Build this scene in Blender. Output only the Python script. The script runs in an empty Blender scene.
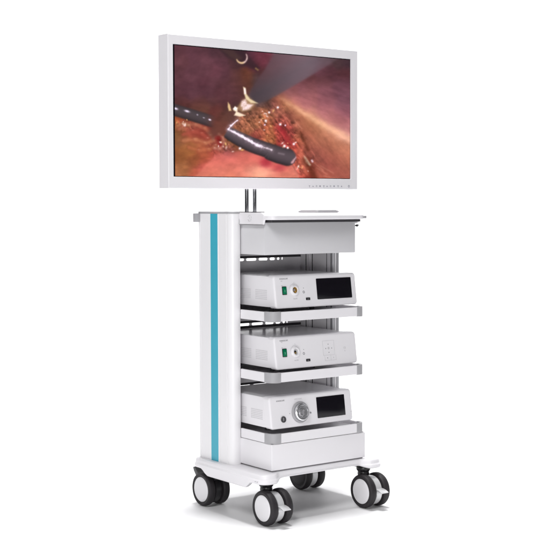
import bpy, bmesh, math, random
import numpy as np
from mathutils import Vector, Matrix

random.seed(4)
S = bpy.context.scene
C = S.collection
PI = math.pi

# ------------------------------------------------------------------ materials
def s2l(c):
    return c / 12.92 if c <= 0.04045 else ((c + 0.055) / 1.055) ** 2.4
def hexlin(h):
    h = h.lstrip('#')
    return tuple(s2l(int(h[i:i + 2], 16) / 255) for i in (0, 2, 4))

def mat(name, col, rough=0.4, metal=0.0, spec=0.5, grain=0.0, bump=0.0, scale=200.0, coat=0.0):
    m = bpy.data.materials.new(name); m.use_nodes = True
    nt = m.node_tree; b = nt.nodes['Principled BSDF']
    b.inputs['Base Color'].default_value = (*col, 1)
    b.inputs['Roughness'].default_value = rough
    b.inputs['Metallic'].default_value = metal
    b.inputs['Specular IOR Level'].default_value = spec
    b.inputs['Coat Weight'].default_value = coat
    tc = nt.nodes.new('ShaderNodeTexCoord')
    nz = nt.nodes.new('ShaderNodeTexNoise'); nz.inputs['Scale'].default_value = scale
    nz.inputs['Detail'].default_value = 4
    nt.links.new(tc.outputs['Object'], nz.inputs['Vector'])
    if grain:
        mr = nt.nodes.new('ShaderNodeMapRange')
        mr.inputs['To Min'].default_value = 1 - grain; mr.inputs['To Max'].default_value = 1 + grain
        nt.links.new(nz.outputs['Fac'], mr.inputs['Value'])
        mx = nt.nodes.new('ShaderNodeVectorMath'); mx.operation = 'SCALE'
        mx.inputs[0].default_value = col
        nt.links.new(mr.outputs['Result'], mx.inputs['Scale'])
        nt.links.new(mx.outputs['Vector'], b.inputs['Base Color'])
        mr2 = nt.nodes.new('ShaderNodeMapRange')
        mr2.inputs['To Min'].default_value = max(0.02, rough - 0.05); mr2.inputs['To Max'].default_value = rough + 0.05
        nt.links.new(nz.outputs['Fac'], mr2.inputs['Value'])
        nt.links.new(mr2.outputs['Result'], b.inputs['Roughness'])
    if bump:
        bp = nt.nodes.new('ShaderNodeBump'); bp.inputs['Strength'].default_value = bump
        bp.inputs['Distance'].default_value = 0.0004
        nt.links.new(nz.outputs['Fac'], bp.inputs['Height'])
        nt.links.new(bp.outputs['Normal'], b.inputs['Normal'])
    return m

M = dict(
    white=mat('white_powder_coat', (.77, .755, .78), .34, grain=.012, bump=.05, scale=900),
    column=mat('white_column_paint', (.79, .78, .795), .30, grain=.01, scale=300),
    box=mat('shaded_powder_coat', (.60, .595, .615), .36, grain=.012, bump=.05, scale=900),  # white coat toned down, shade under the worktop put into its colour
    device=mat('white_device_plastic', (.76, .745, .77), .38, grain=.01, scale=500),
    devtop=mat('device_cover_enamel', (.70, .69, .71), .20, grain=.01, scale=500),
    cap=mat('grey_corner_plastic', (.36, .355, .37), .5, grain=.02, scale=500),
    inner=mat('grey_inner_panel', (.78, .76, .785), .40, grain=.02, scale=400),
    groove=mat('dark_groove', (.03, .028, .032), .5),
    alu=mat('brushed_aluminium', (.80, .80, .82), .24, metal=.9, grain=.02, scale=700),
    trim=mat('silver_trim', (.40, .40, .415), .35, metal=.5, grain=.02, scale=600),
    chrome=mat('polished_steel', (.62, .63, .65), .16, metal=1.0),
    teal=mat('teal_stripe', hexlin('2CA3B9'), .35, grain=.01, scale=400),
    rubber=mat('dark_rubber', (.019, .0165, .019), .6, spec=.35, grain=.1, bump=.1, scale=900),
    black=mat('black_plastic', (.012, .011, .013), .35, grain=.05, scale=600),
    glass=mat('black_display_glass', (.006, .005, .008), .16, spec=.35),
    hub=mat('white_hub_plastic', (.74, .73, .75), .35, grain=.01, scale=500),
    fork=mat('silver_plastic', (.62, .62, .63), .3, metal=.25, grain=.02, scale=500),
    pedal=mat('pale_silver_pedal', (.60, .60, .61), .3, metal=.3, grain=.02, scale=500),
    green=mat('green_rocker', (.0, .16, .07), .3, grain=.02, scale=500),
    greenlit=mat('green_rocker_mark', (.25, .62, .42), .3),
    gold=mat('brass_contact', (.62, .40, .12), .3, metal=.8),
    ink=mat('grey_print', (.25, .245, .26), .5),
    palink=mat('pale_grey_print', (.55, .54, .56), .5),
    vent=mat('vent_shadow_grey', (.53, .52, .54), .6),
    padside=mat('grey_pad_rubber', (.38, .375, .39), .5, grain=.02, scale=500),
    seam2=mat('dark_grey_plastic', (.07, .068, .075), .3),
    seam=mat('seam_grey', (.25, .245, .255), .6),
    frame=mat('monitor_white_plastic', (.785, .77, .795), .36, grain=.008, scale=600),
    bezelink=mat('button_grey', (.34, .33, .38), .4),
)

# ------------------------------------------------------------------ helpers
def link(name, me, m, parent=None):
    o = bpy.data.objects.new(name, me); C.objects.link(o)
    if m is not None:
        me.materials.clear(); me.materials.append(M[m] if isinstance(m, str) else m)
    if parent is not None:
        o.parent = parent
    return o

def origin_of(parent):
    v = Vector((0, 0, 0))
    while parent is not None:
        v += parent.location; parent = parent.parent
    return v

def obj(name, bm, m, parent=None, smooth=True, ang=35):
    """vertices arrive in world coordinates; stored relative to the parent thing"""
    off = origin_of(parent)
    bmesh.ops.translate(bm, verts=bm.verts, vec=-off)
    bmesh.ops.recalc_face_normals(bm, faces=bm.faces)
    me = bpy.data.meshes.new(name); bm.to_mesh(me); bm.free()
    if smooth:
        me.shade_smooth()
        me.set_sharp_from_angle(angle=math.radians(ang))
    return link(name, me, m, parent)

def BM(): return bmesh.new()

def merge(bm, src):
    me = bpy.data.meshes.new('tmp'); src.to_mesh(me); src.free()
    bm.from_mesh(me); bpy.data.meshes.remove(me)

def box(bm, x0, x1, y0, y1, z0, z1, bev=0.0, seg=2):
    t = bmesh.new()
    vs = [t.verts.new((x, y, z)) for z in (z0, z1) for y in (y0, y1) for x in (x0, x1)]
    for f in ((0, 2, 3, 1), (4, 5, 7, 6), (0, 1, 5, 4), (1, 3, 7, 5), (3, 2, 6, 7), (2, 0, 4, 6)):
        t.faces.new([vs[i] for i in f])
    if bev:
        bmesh.ops.bevel(t, geom=list(t.edges), offset=bev, segments=seg, profile=.5, affect='EDGES')
    merge(bm, t)

def prism(bm, pts, a0, a1, axis='z', bev=0.0, seg=2):
    """extrude a closed outline; axis z: pts are (x,y); axis y: pts are (x,z); axis x: pts are (y,z)"""
    t = bmesh.new()
    def P(p, a):
        return {'z': (p[0], p[1], a), 'y': (p[0], a, p[1]), 'x': (a, p[0], p[1])}[axis]
    lo = [t.verts.new(P(p, a0)) for p in pts]; hi = [t.verts.new(P(p, a1)) for p in pts]
    n = len(pts)
    f1 = t.faces.new(lo); f2 = t.faces.new(hi[::-1])
    for i in range(n):
        t.faces.new((lo[i], hi[i], hi[(i + 1) % n], lo[(i + 1) % n]))
    if bev:
        es = list(set(f1.edges) | set(f2.edges))
        bmesh.ops.bevel(t, geom=es, offset=bev, segments=seg, profile=.5, affect='EDGES')
    merge(bm, t)

def rrect(x0, x1, y0, y1, r, n=6):
    """rounded rectangle outline, r = (r00, r10, r11, r01) or one number"""
    if not isinstance(r, (tuple, list)): r = (r,) * 4
    out = []
    for (cx, cy, a, rr) in ((x0, y0, PI, r[0]), (x1, y0, 1.5 * PI, r[1]), (x1, y1, 0, r[2]), (x0, y1, .5 * PI, r[3])):
        sx = 1 if cx == x0 else -1; sy = 1 if cy == y0 else -1
        ox, oy = cx + sx * rr, cy + sy * rr
        if rr <= 0: out.append((cx, cy)); continue
        for k in range(n + 1):
            t = a + k / n * PI / 2
            out.append((ox + rr * math.cos(t), oy + rr * math.sin(t)))
    return out

def lathe(bm, prof, centre, axis='z', n=40):
    """prof: list of (radius, height) along axis"""
    t = bmesh.new(); rings = []
    def P(r, h, a):
        u, v = r * math.cos(a), r * math.sin(a)
        p = {'z': (u, v, h), 'x': (h, u, v), 'y': (u, h, v)}[axis]
        return (p[0] + centre[0], p[1] + centre[1], p[2] + centre[2])
    for r, h in prof:
        if r < 1e-6: rings.append([t.verts.new(P(0, h, 0))])
        else: rings.append([t.verts.new(P(r, h, 2 * PI * k / n)) for k in range(n)])
    for a, b in zip(rings, rings[1:]):
        for k in range(n):
            k2 = (k + 1) % n
            if len(a) == 1 and len(b) == 1: continue
            if len(a) == 1: t.faces.new((a[0], b[k], b[k2]))
            elif len(b) == 1: t.faces.new((a[k], b[0], a[k2]))
            else: t.faces.new((a[k], b[k], b[k2], a[k2]))
    if len(rings[0]) > 1: t.faces.new(rings[0])
    if len(rings[-1]) > 1: t.faces.new(rings[-1][::-1])
    merge(bm, t)

def torus_arc(bm, centre, R, r, a0, a1, n=24, m=8, axis='y'):
    t = bmesh.new(); rings = []
    for i in range(n + 1):
        a = a0 + (a1 - a0) * i / n
        ring = []
        for j in range(m):
            b = 2 * PI * j / m
            rr = R + r * math.cos(b); h = r * math.sin(b)
            p = (rr * math.cos(a), h, rr * math.sin(a)) if axis == 'y' else (h, rr * math.cos(a), rr * math.sin(a))
            ring.append(t.verts.new((centre[0] + p[0], centre[1] + p[1], centre[2] + p[2])))
        rings.append(ring)
    for A, B in zip(rings, rings[1:]):
        for j in range(m):
            t.faces.new((A[j], B[j], B[(j + 1) % m], A[(j + 1) % m]))
    t.faces.new(rings[0]); t.faces.new(rings[-1][::-1])
    merge(bm, t)

def text_mesh(bm, s, size, fn, extrude=.0002, align='LEFT'):
    cu = bpy.data.curves.new('t', 'FONT'); cu.body = s; cu.size = size; cu.extrude = extrude
    cu.align_x = align; cu.align_y = 'CENTER'; cu.resolution_u = 3
    o = bpy.data.objects.new('t', cu); C.objects.link(o)
    dg = bpy.context.evaluated_depsgraph_get(); dg.update()
    me = bpy.data.meshes.new_from_object(o.evaluated_get(dg))
    t = bmesh.new(); t.from_mesh(me)
    for v in t.verts: v.co = fn(v.co)
    bpy.data.objects.remove(o); bpy.data.curves.remove(cu); bpy.data.meshes.remove(me)
    merge(bm, t)

def thing(name, label, cat, loc, group=None):
    o = bpy.data.objects.new(name, None); C.objects.link(o)
    o.location = loc; o['label'] = label; o['category'] = cat
    o.empty_display_size = .05
    if group: o['group'] = group
    return o

# ------------------------------------------------------------------ setting
YAW = 0.64052
CAM = Vector((-2.35772, -3.18241, 0.98061))
CX, CY = .19, .16                     # footprint centre of the trolley
dirv = Vector((math.sin(YAW), math.cos(YAW), 0)); rgt = Vector((math.cos(YAW), -math.sin(YAW), 0))

def sweep():
    """seamless white studio cyclorama: floor, a cove, and a wall curving round behind the trolley"""
    bm = BM()
    R = 1.2; wall = [(2.2, 0.0)]
    for k in range(1, 13):
        a = k / 12 * PI / 2
        wall.append((2.2 + R * math.sin(a), R - R * math.cos(a)))
    wall.append((3.4, 5.0))
    flat = [(2.2 + 6.0 * k / (len(wall) - 1), 0.0) for k in range(len(wall))]
    c = bm.verts.new((CX, CY, 0)); cols = []
    N = 72
    for q in range(N):
        az = -180 + 360 * q / N
        t = max(0.0, min(1.0, (76 - abs(az)) / 16)); t = t * t * (3 - 2 * t)
        d = dirv * math.cos(math.radians(az)) + rgt * math.sin(math.radians(az))
        pr = [(.8, 0.0), (1.5, 0.0)] + [(w[0] * t + f_[0] * (1 - t), w[1] * t) for w, f_ in zip(wall, flat)]
        cols.append([bm.verts.new(Vector((CX, CY, 0)) + d * r_ + Vector((0, 0, z))) for r_, z in pr])
    for q in range(N):
        a, b = cols[q], cols[(q + 1) % N]
        bm.faces.new((c, a[0], b[0]))
        for k in range(len(a) - 1):
            bm.faces.new((a[k], a[k + 1], b[k + 1], b[k]))
    return bm
m_sweep = mat('white_studio_paper', (.87, .865, .875), .55, spec=.35, grain=.004, scale=40)
fl = obj('floor', sweep(), m_sweep); fl['kind'] = 'structure'

# ------------------------------------------------------------------ trolley
T = thing('medical_trolley', 'tall white medical trolley with teal stripe down its side, shelves and four twin wheels',
          'trolley', (CX, CY, 0))

XL, XR = 0.0, 0.38            # inner faces of the two columns
YF, YB = 0.165, 0.352         # front and rear of the columns
ZB = 0.158                    # top of the base

# base plate with four feet
def base_outline():
    pts = []
    x0, x1, yf, yb = -.055, .431, -.030, .365
    r = .030
    def arc(cx, cy, a0, a1, rr, n=8):
        return [(cx + rr * math.cos(a0 + (a1 - a0) * k / n), cy + rr * math.sin(a0 + (a1 - a0) * k / n)) for k in range(n + 1)]
    pts += arc(x0 + r, yf + r, PI, 1.5 * PI, r)
    def ease(xa, ya, xb, yb_, n=8):
        return [(xa + (xb - xa) * k / n, ya + (yb_ - ya) * (3 * (k / n) ** 2 - 2 * (k / n) ** 3)) for k in range(1, n)]
    pts += [(-.012, yf)] + ease(-.012, yf, .030, -.003) + [(.030, -.003), (.350, -.003)] + ease(.350, -.003, .388, yf) + [(.388, yf)]
    pts += arc(x1 - r, yf + r, 1.5 * PI, 2 * PI, r)
    pts += arc(x1 - r, yb - r, 0, .5 * PI, r)
    pts += arc(x0 + r, yb - r, .5 * PI, PI, r)
    return pts
def offset_outline(pts, d):
    n = len(pts); out = []
    for i in range(n):
        a = Vector(pts[i - 1]); b = Vector(pts[i]); c = Vector(pts[(i + 1) % n])
        t = (c - a); t.normalize(); nrm = Vector((t.y, -t.x))
        out.append((b.x + nrm.x * d, b.y + nrm.y * d))
    return out
bm = BM()
outl = base_outline()
def densify(pts, step=.012):
    out = []
    for i, p in enumerate(pts):
        q = pts[(i + 1) % len(pts)]; L = math.dist(p, q); n = max(1, int(L / step))
        for k in range(n): out.append((p[0] + (q[0] - p[0]) * k / n, p[1] + (q[1] - p[1]) * k / n))
    return out
outl = densify(outl)
def smooth01(t): t = max(0, min(1, t)); return t * t * (3 - 2 * t)
def low_z(x, y):
    # lower edge of the skirt: deeper along the sides between the feet, shallower along the front
    mid = smooth01((y - .030) / .035) * smooth01((.315 - y) / .045)
    side = mid * (1 if (x < 0.0 or x > .37) else 0)
    front = smooth01((x - .0) / .04) * smooth01((.38 - x) / .04) if y < .02 else 0
    return .129 - .020 * side + .010 * front
levels = [(-.012, 'top0'), (-.004, .1580), (-.0008, .1555), (0, .1525), (.0, .150)]
rings = []
def ring(d, zf):
    o = offset_outline(outl, d)
    return [bm.verts.new((p[0], p[1], zf(*q))) for p, q in zip(o, outl)]
rings.append(ring(-.010, lambda x, y: ZB))
rings.append(ring(-.0035, lambda x, y: ZB - .0008))
rings.append(ring(-.001, lambda x, y: ZB - .003))
rings.append(ring(0.0, lambda x, y: ZB - .006))
rings.append(ring(0.0, lambda x, y: ZB - .013))
rings.append(ring(.0045, lambda x, y: ZB - .018))
rings.append(ring(.0045, lambda x, y: low_z(x, y) + .003))
rings.append(ring(.002, lambda x, y: low_z(x, y)))
rings.append(ring(-.010, lambda x, y: low_z(x, y)))
rings.append(ring(-.014, lambda x, y: .140))
for a, b in zip(rings, rings[1:]):
    n = len(a)
    for i in range(n): bm.faces.new((a[i], a[(i + 1) % n], b[(i + 1) % n], b[i]))
bm.faces.new(rings[0]); bm.faces.new(rings[-1][::-1])
base = obj('base', bm, 'white', T)
bm = BM()   # unseen dark plate added under the base to cut bounce light
prism(bm, offset_outline(outl, -.0145), .1395, .1435, 'z')
obj('bounce_blocker', bm, 'groove', base)
# two tiny locating slots pressed in the front left foot
bm = BM()
for y in (-.006, .004): box(bm, -.0606, -.0596, y - .002, y + .002, .1365, .1378)
obj('foot_mark', bm, 'seam', base)

# columns
def column_outline(side):
    pts = [(0, YB), (-.033, YB), (-.035, YB - .004), (-.035, .3405), (-.0338, .3400), (-.0338, .3385), (-.035, .3380), (-.035, .192)]
    pts += [(-.0336, .1915), (-.0336, .1895), (-.035, .1888), (-.035, .186)]
    for k in range(0, 9):
        a = PI + k / 8 * PI / 2
        pts.append((-.035 + .022 + .022 * math.cos(a), YF + .021 + .021 * math.sin(a)))
    pts += [(-.003, YF), (0, YF + .002)]
    if side > 0:
        pts = [(XR - x, y) for x, y in pts][::-1]
    return pts
def column(side):
    bm = BM()
    prism(bm, column_outline(side), ZB - .002, .9565, 'z')
    o = obj('column', bm, 'column', T)
    xs = -.035 if side < 0 else XR + .035
    bm = BM()
    a, b = (xs - .0008, xs + .001) if side < 0 else (xs - .001, xs + .0008)
    box(bm, a, b, .2385, .2800, ZB + .0005, .9563)
    obj('stripe', bm, 'teal', o)
    bm = BM()   # raised lip framing the stripe
    a, b = (xs - .0016, xs + .001) if side < 0 else (xs - .001, xs + .0016)
    for y in (.2360, .2800): box(bm, a, b, y, y + .0024, ZB + .0005, .9563, .0004, 1)
    obj('stripe_lip', bm, 'column', o)
    bm = BM()
    pl = column_outline(side)
    pl = offset_outline(pl, .0015)
    prism(bm, pl, .9567, .9635, 'z', .001, 1)
    obj('end_cap', bm, 'cap', o)
    # inner rails on the face towards the shelves
    s = 1 if side < 0 else -1
    x = 0.0 if side < 0 else XR
    bm = BM()
    for y in (.172, .196, .275, .309):
        a, b = sorted((x - s * .001, x + s * .0012)); box(bm, a, b, y, y + .004, ZB + .002, .925)
    obj('mounting_groove', bm, 'groove', o)
    bm = BM()
    for y0, y1 in ((.1765, .195), (.280, .284), (.290, .307)):
        a, b = sorted((x - s * .001, x + s * .003)); box(bm, a, b, y0, y1, ZB + .002, .925, .0006, 1)
    obj('mounting_rail', bm, 'inner', o)
    bm = BM()
    a, b = sorted((x - s * .001, x + s * .0006)); box(bm, a, b, .1665, .3500, ZB + .001, .926)
    obj('inner_lining', bm, 'inner', o)
column(-1); column(1)
# silver trim on the front of the right column
bm = BM()
box(bm, XR - .0035, XR + .0012, YF - .0016, YF + .012, ZB + .001, .9235, .0008, 1)
box(bm, XR + .0016, XR + .0075, YF - .0012, YF + .003, ZB + .001, .9235, .0008, 1)
ol_ = [(x, y) for x, y in column_outline(1)]
pp = [p for p in ol_ if p[0] > XR + .008 and p[1] < .190]
pp = sorted(pp, key=lambda p: p[1])
oo = [(x + .0014 * (x - (XR + .013)) / .022, y - .0014) for x, y in pp]
prism(bm, oo + pp[::-1], ZB + .001, .9235, 'z')
obj('front_trim', bm, 'trim', T)

# back panel with cable slots: built as strips round rounded slots
def slot_panel():
    bm = BM()
    y0, y1 = .3425, .3455
    rows = []
    rows.append((.8018, .0088, [(.098, .142), (.150, .1925), (.2015, .239), (.2475, .270), (.2785, .2892), (.298, .3035)]))
    rows.append((.5842, .0088, [(.060, .108), (.116, .163), (.1720, .219), (.2285, .264), (.2720, .2925), (.302, .3125), (.319, .324)]))
    rows.append((.3765, .0088, [(.060, .108), (.116, .166), (.1760, .235), (.2430, .272), (.280, .300)]))
    def strip(za, zb, x0=XL + .0007, x1=XR - .0007):
        box(bm, x0, x1, y0, y1, za, zb)
    z = ZB + .001
    for zc, h, sl in sorted(rows):
        strip(z, zc - h / 2); z = zc + h / 2
        x = XL + .0007
        for a, b in sl:
            strip(zc - h / 2, zc + h / 2, x, a); x = b
            # rounded slot ends
            r = min(h / 2, (b - a) / 2)
            for cx, sg in ((a, 1), (b, -1)):
                for up in (1, -1):
                    pts = [(cx, zc + up * h / 2)]
                    for k in range(6):
                        t = k / 5 * PI / 2
                        pts.append((cx + sg * r * (1 - math.cos(t)), zc + up * (h / 2 - r + r * math.sin(t))))
                    pts = [pts[0]] + pts[1:]
                    prism(bm, pts, y0, y1, 'y')
        strip(zc - h / 2, zc + h / 2, x, XR - .0007)
    strip(z, .9255)
    return bm
bpn = obj('back_panel', slot_panel(), 'inner', T)
for zc, lo in ((.8018, 0), (.5842, 1), (.3765, 1)):
    for a, b in ((.0046, .0120), (-.0130, -.0046))[:1 + lo]:
        bm = BM(); box(bm, .0012, XR - .0012, .3405, .3428, zc + a, zc + b)
        obj('cable_channel', bm, 'groove', bpn)

# shelves
def shelf(zt, clip=True):
    """zt: top of the rail. tray with a white U rail and grey corner pieces"""
    h = .0296; zb = zt - h; r = .034; th = .006
    bm = BM()
    prism(bm, rrect(XL + .003, XR - .003, .0045, YB - .012, (.027, .027, .001, .001), 8), zt - .0165, zt - .0135)   # floor of the tray
    o = obj('shelf', bm, 'white', T)
    bm = BM()
    def rail(pts_out, pts_in):
        prism(bm, pts_out + pts_in[::-1], zb, zt, 'z', .0012, 1)
    # front
    rail([(r + .001, 0), (XR - .0275, 0)], [(r + .001, th), (XR - .0275, th)])
    # sides back to the columns
    rail([(0, r + .001), (0, YF - .001)], [(th, r + .001), (th, YF - .001)])
    rail([(XR - th, r + .001), (XR - th, YF - .001)], [(XR, r + .001), (XR, YF - .001)])
    obj('rail', bm, 'white', o)
    def arcp(cx, cy, rr, a0, a1, n=10): return [(cx + rr * math.cos(a0 + (a1 - a0) * k / n), cy + rr * math.sin(a0 + (a1 - a0) * k / n)) for k in range(n + 1)]
    e = .0012
    for side in (-1, 1):
        bm = BM()
        out = [(-e, r + .002)] + arcp(r * .8 - e, r * .8 - e, r * .8, PI, 1.5 * PI) + [(r + .002, -e)]
        inn = [(th + e, r + .002)] + arcp(r * .8, r * .8, r * .8 - th - e, PI, 1.5 * PI) + [(r + .002, th + e)]
        if side > 0:
            out = [(XR - x, y) for x, y in out]; inn = [(XR - x, y) for x, y in inn]
        prism(bm, out + inn[::-1], zb - e, zt + e, 'z', .001, 1)
        obj('corner_piece', bm, 'cap', o)
    bm = BM()   # underside stiffener
    box(bm, XL + .010, XR - .010, .012, YB - .014, zb + .002, zt - .017)
    obj('underside', bm, 'box', o)
    if clip:
        bm = BM()
        box(bm, .150, .160, .325, .342, zb - .010, zb + .002, .001)
        box(bm, .156, .190, .330, .336, zb - .009, zb - .004, .001)
        obj('cable_clip', bm, 'black', o)
    return o
ZS = (.6538, .4648, .2749)
for i, z in enumerate(ZS): shelf(z, i < 2)

# lower drawer
bm = BM(); box(bm, 0, XR, 0.0, YB - .01, .1622, ZS[2] - .0312, .0022, 3)
dr = obj('drawer', bm, 'white', T)
bm = BM(); box(bm, .004, XR - .004, .004, YB - .012, ZS[2] - .0325, ZS[2] - .0296)
obj('drawer_seam', bm, 'seam', dr)
bm = BM(); box(bm, .006, XR - .006, .007, YB - .012, .156, .1635)
obj('drawer_runner', bm, 'seam', dr)

# upper box under the worktop
bm = BM(); box(bm, .0055, .372, .042, YB - .012, .829, .9295, .0015, 2)
ub = obj('upper_drawer', bm, 'box', T)
bm = BM()
lathe(bm, [(.0024, 0), (.0024, .014), (.0038, .0145), (.0042, .019), (.003, .021), (0, .021)], (.3715, .052, .9165), 'x', 16)
obj('latch_peg', bm, 'black', ub)
bm = BM()
lathe(bm, [(.0045, 0), (.0045, .004), (.003, .0055), (0, .0055)], (.388, .052, .9165), 'x', 16)
obj('peg_tip', bm, 'alu', ub)

# worktop
def worktop():
    bm = BM()
    o0 = rrect(-.0015, XR + .0015, -.002, YB + .004, (.024, .024, .004, .004), 8)
    def rg(d, z): return [bm.verts.new((p[0], p[1], z)) for p in offset_outline(o0, d)]
    R_ = [rg(-.016, .9585), rg(-.010, .9583), rg(-.003, .9535), rg(-.0006, .9515), rg(0, .9495), rg(0, .9395), rg(-.001, .9380), rg(-.020, .9375)]
    for a, b in zip(R_, R_[1:]):
        n = len(a)
        for i in range(n): bm.faces.new((a[i], a[(i + 1) % n], b[(i + 1) % n], b[i]))
    bm.faces.new(R_[0]); bm.faces.new(R_[-1][::-1])
    return bm
wt = obj('worktop', worktop(), 'white', T)
bm = BM(); box(bm, .012, XR - .012, .012, YB - .012, .9296, .9374)
obj('worktop_support', bm, 'groove', wt)
bm = BM(); box(bm, XR - .010, XR + .0028, -.0028, .010, .9400, .9492, .002, 2)
obj('corner_bumper', bm, 'cap', wt)
# side cheek carrying the round emblem
for x0, x1 in ((-.0035, .004), (XR - .004, XR + .0035)):
    bm = BM()
    prism(bm, [(.0385, .9235), (.163, .9235), (.163, .9605), (.046, .9605), (.034, .954), (.034, .938), (.034, .9365)], x0, x1, 'x', .0008, 1)
    ck = obj('side_cheek', bm, 'white', wt)
    if x0 < 0:
        bm = BM(); box(bm, -.0042, .004, .0385, .163, .9212, .9232)
        obj('cheek_seam', bm, 'seam', ck)
        bm = BM(); box(bm, -.0030, .012, .050, .163, .9607, .9630)
        obj('dark_trim', bm, 'groove', ck)
        bm = BM()
        for a0, a1, rr in ((.1 * PI, .48 * PI, .0095), (.62 * PI, 1.0 * PI, .0095), (1.1 * PI, 1.42 * PI, .0095), (1.55 * PI, 1.9 * PI, .0095)):
            torus_arc(bm, (-.0035, .1075, .9425), rr, .0013, a0, a1, 10, 6, 'x')
        prism(bm, [(.1045, .9370), (.1062, .9370), (.1105, .9480), (.1088, .9480)], -.0040, -.0030, 'x')
        obj('emblem', bm, 'palink', ck)
# raised rear edge and push handle
bm = BM()
box(bm, -.0535, -.0365, .338, .3560, .929, .9575, .002, 2)
box(bm, -.042, .422, .3545, .3640, .931, .9550, .002, 2)
box(bm, .4165, .4335, .338, .3560, .929, .9575, .002, 2)
obj('push_handle', bm, 'cap', T)

# monitor post : twin steel rods rising behind the worktop
bm = BM()
for x in (.1735, .2065): lathe(bm, [(.0072, .955), (.0072, 1.125)], (x, .372, 0), 'z', 24)
post = obj('monitor_post', bm, 'chrome', T)
bm = BM(); box(bm, .150, .232, .352, .392, .925, .9555, .002)
obj('post_bracket', bm, 'inner', post)
bm = BM(); box(bm, .140, .240, .366, .400, 1.125, 1.165, .004)
obj('monitor_mount', bm, 'inner', post)
bm = BM(); lathe(bm, [(.0055, .9556), (.0055, .9600), (0, .9600)], (.1905, .366, 0), 'z', 16)
obj('cable_gland', bm, 'groove', post)

# casters
RW = .0545
def caster(name_loc, trail, hubmat='hub', front=True):
    """origin on the floor under the wheel pair; stem offset = trail"""
    c0 = Vector(name_loc)
    bm = BM()
    s = trail
    lathe(bm, [(.0, .098), (.0185, .098), (.0195, .104), (.0185, .111), (.0225, .116), (.0235, .1215), (.0225, .1265), (.0195, .1275), (.0195, .1285)],
          (c0.x, c0.y + s, 0), 'z', 32)
    box(bm, c0.x - .017, c0.x + .017, min(c0.y, c0.y + s) - .012, max(c0.y, c0.y + s) + .012, .088, .101, .004, 2)
    o = obj('caster', bm, 'black', T)
    # fork housing between the wheels
    bm = BM()
    lathe(bm, [(.0, -.0125), (.044, -.0125), (.047, -.0105), (.0478, 0), (.047, .0105), (.044, .0125), (.0, .0125)], (c0.x, c0.y, RW), 'x', 48)
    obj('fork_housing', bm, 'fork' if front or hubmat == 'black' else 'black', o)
    for side in (-1, 1):
        xi = c0.x + side * .0155; w = side * .0255
        bm = BM()
        pr = [(.030, 0), (.046, .0), (.0515, .0015), (.0540, .005), (RW, .010), (RW, .0165), (.0540, .0205), (.0520, .0240), (.0490, .0255), (.0450, .0245), (.0405, .0240), (.0405, .018)]
        pr = [(r, h * side) for r, h in pr]
        lathe(bm, pr, (xi, c0.y, RW), 'x', 64)
        w_ = obj('tyre', bm, 'rubber', o)
        bm = BM()
        pr = [(.0404, .016), (.0404, .0238), (.0394, .0248), (.0372, .0252), (.0366, .0246), (.0358, .0246), (.0352, .0254), (.030, .0262), (.015, .0270), (0, .0273)]
        pr = [(r, h * side) for r, h in pr]
        lathe(bm, pr, (xi, c0.y, RW), 'x', 56)
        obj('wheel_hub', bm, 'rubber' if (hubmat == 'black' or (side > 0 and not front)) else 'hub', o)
    # brake pedal
    bm = BM()
    sg = -1 if trail > 0 else 1          # the wheels trail away from the stem; the pedal sits beyond them
    if front:
        y0 = c0.y + sg * .036
        pts = [(y0, .0560), (y0 + sg * .014, .0600), (y0 + sg * .024, .0590), (y0 + sg * .035, .0560), (y0 + sg * .038, .0560), (y0 + sg * .038, .0585), (y0 + sg * .025, .0640), (y0 + sg * .012, .0665), (y0, .0665)]
        prism(bm, pts, c0.x - .0150, c0.x + .0150, 'x', .0016, 2)
        obj('brake_pedal', bm, 'pedal', o)
        bm = BM(); box(bm, c0.x - .0135, c0.x + .0135, *sorted((c0.y + sg * .030, c0.y + sg * .0480)), .046, .056, .003, 2)
        obj('pedal_hinge', bm, 'fork', o)
    else:
        y0 = c0.y + sg * .030
        pts = [(y0 - sg * .012, .088), (y0 + sg * .008, .092), (y0 + sg * .022, .108), (y0 + sg * .027, .119), (y0 + sg * .020, .1215), (y0 + sg * .012, .116), (y0, .107), (y0 - sg * .014, .102)]
        prism(bm, pts, c0.x - .034, c0.x + .012, 'x', .0015, 2)
        obj('brake_pedal', bm, 'black', o)
        bm = BM()
        lathe(bm, [(.0022, 0), (.0022, .002), (0, .0022)], (c0.x - .012, c0.y - .040, .066), 'y', 10)
        lathe(bm, [(.0022, 0), (.0022, .002), (0, .0022)], (c0.x - .012, c0.y - .030, .084), 'y', 10)
        obj('screw', bm, 'alu', o)
    return o
caster((-.0045, -.0110, 0), .034)
caster((.3900, -.0130, 0), .034)
caster((-.0070, .3265, 0), -.034, front=False)
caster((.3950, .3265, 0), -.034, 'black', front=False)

# ------------------------------------------------------------------ pad lying on the worktop
P = thing('flat_pad', 'thin flat grey pad lying on the white worktop below the monitor', 'pad', (.305, .15, .9585))
bm = BM(); prism(bm, rrect(.2600, .3510, .100, .200, .008), .9586, .9655, 'z', .0012, 2)
obj('pad_body', bm, 'padside', P)
bm = BM(); prism(bm, rrect(.2640, .3470, .104, .196, .006), .9655, .9668, 'z')
obj('pad_top', bm, 'cap', P)

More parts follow.
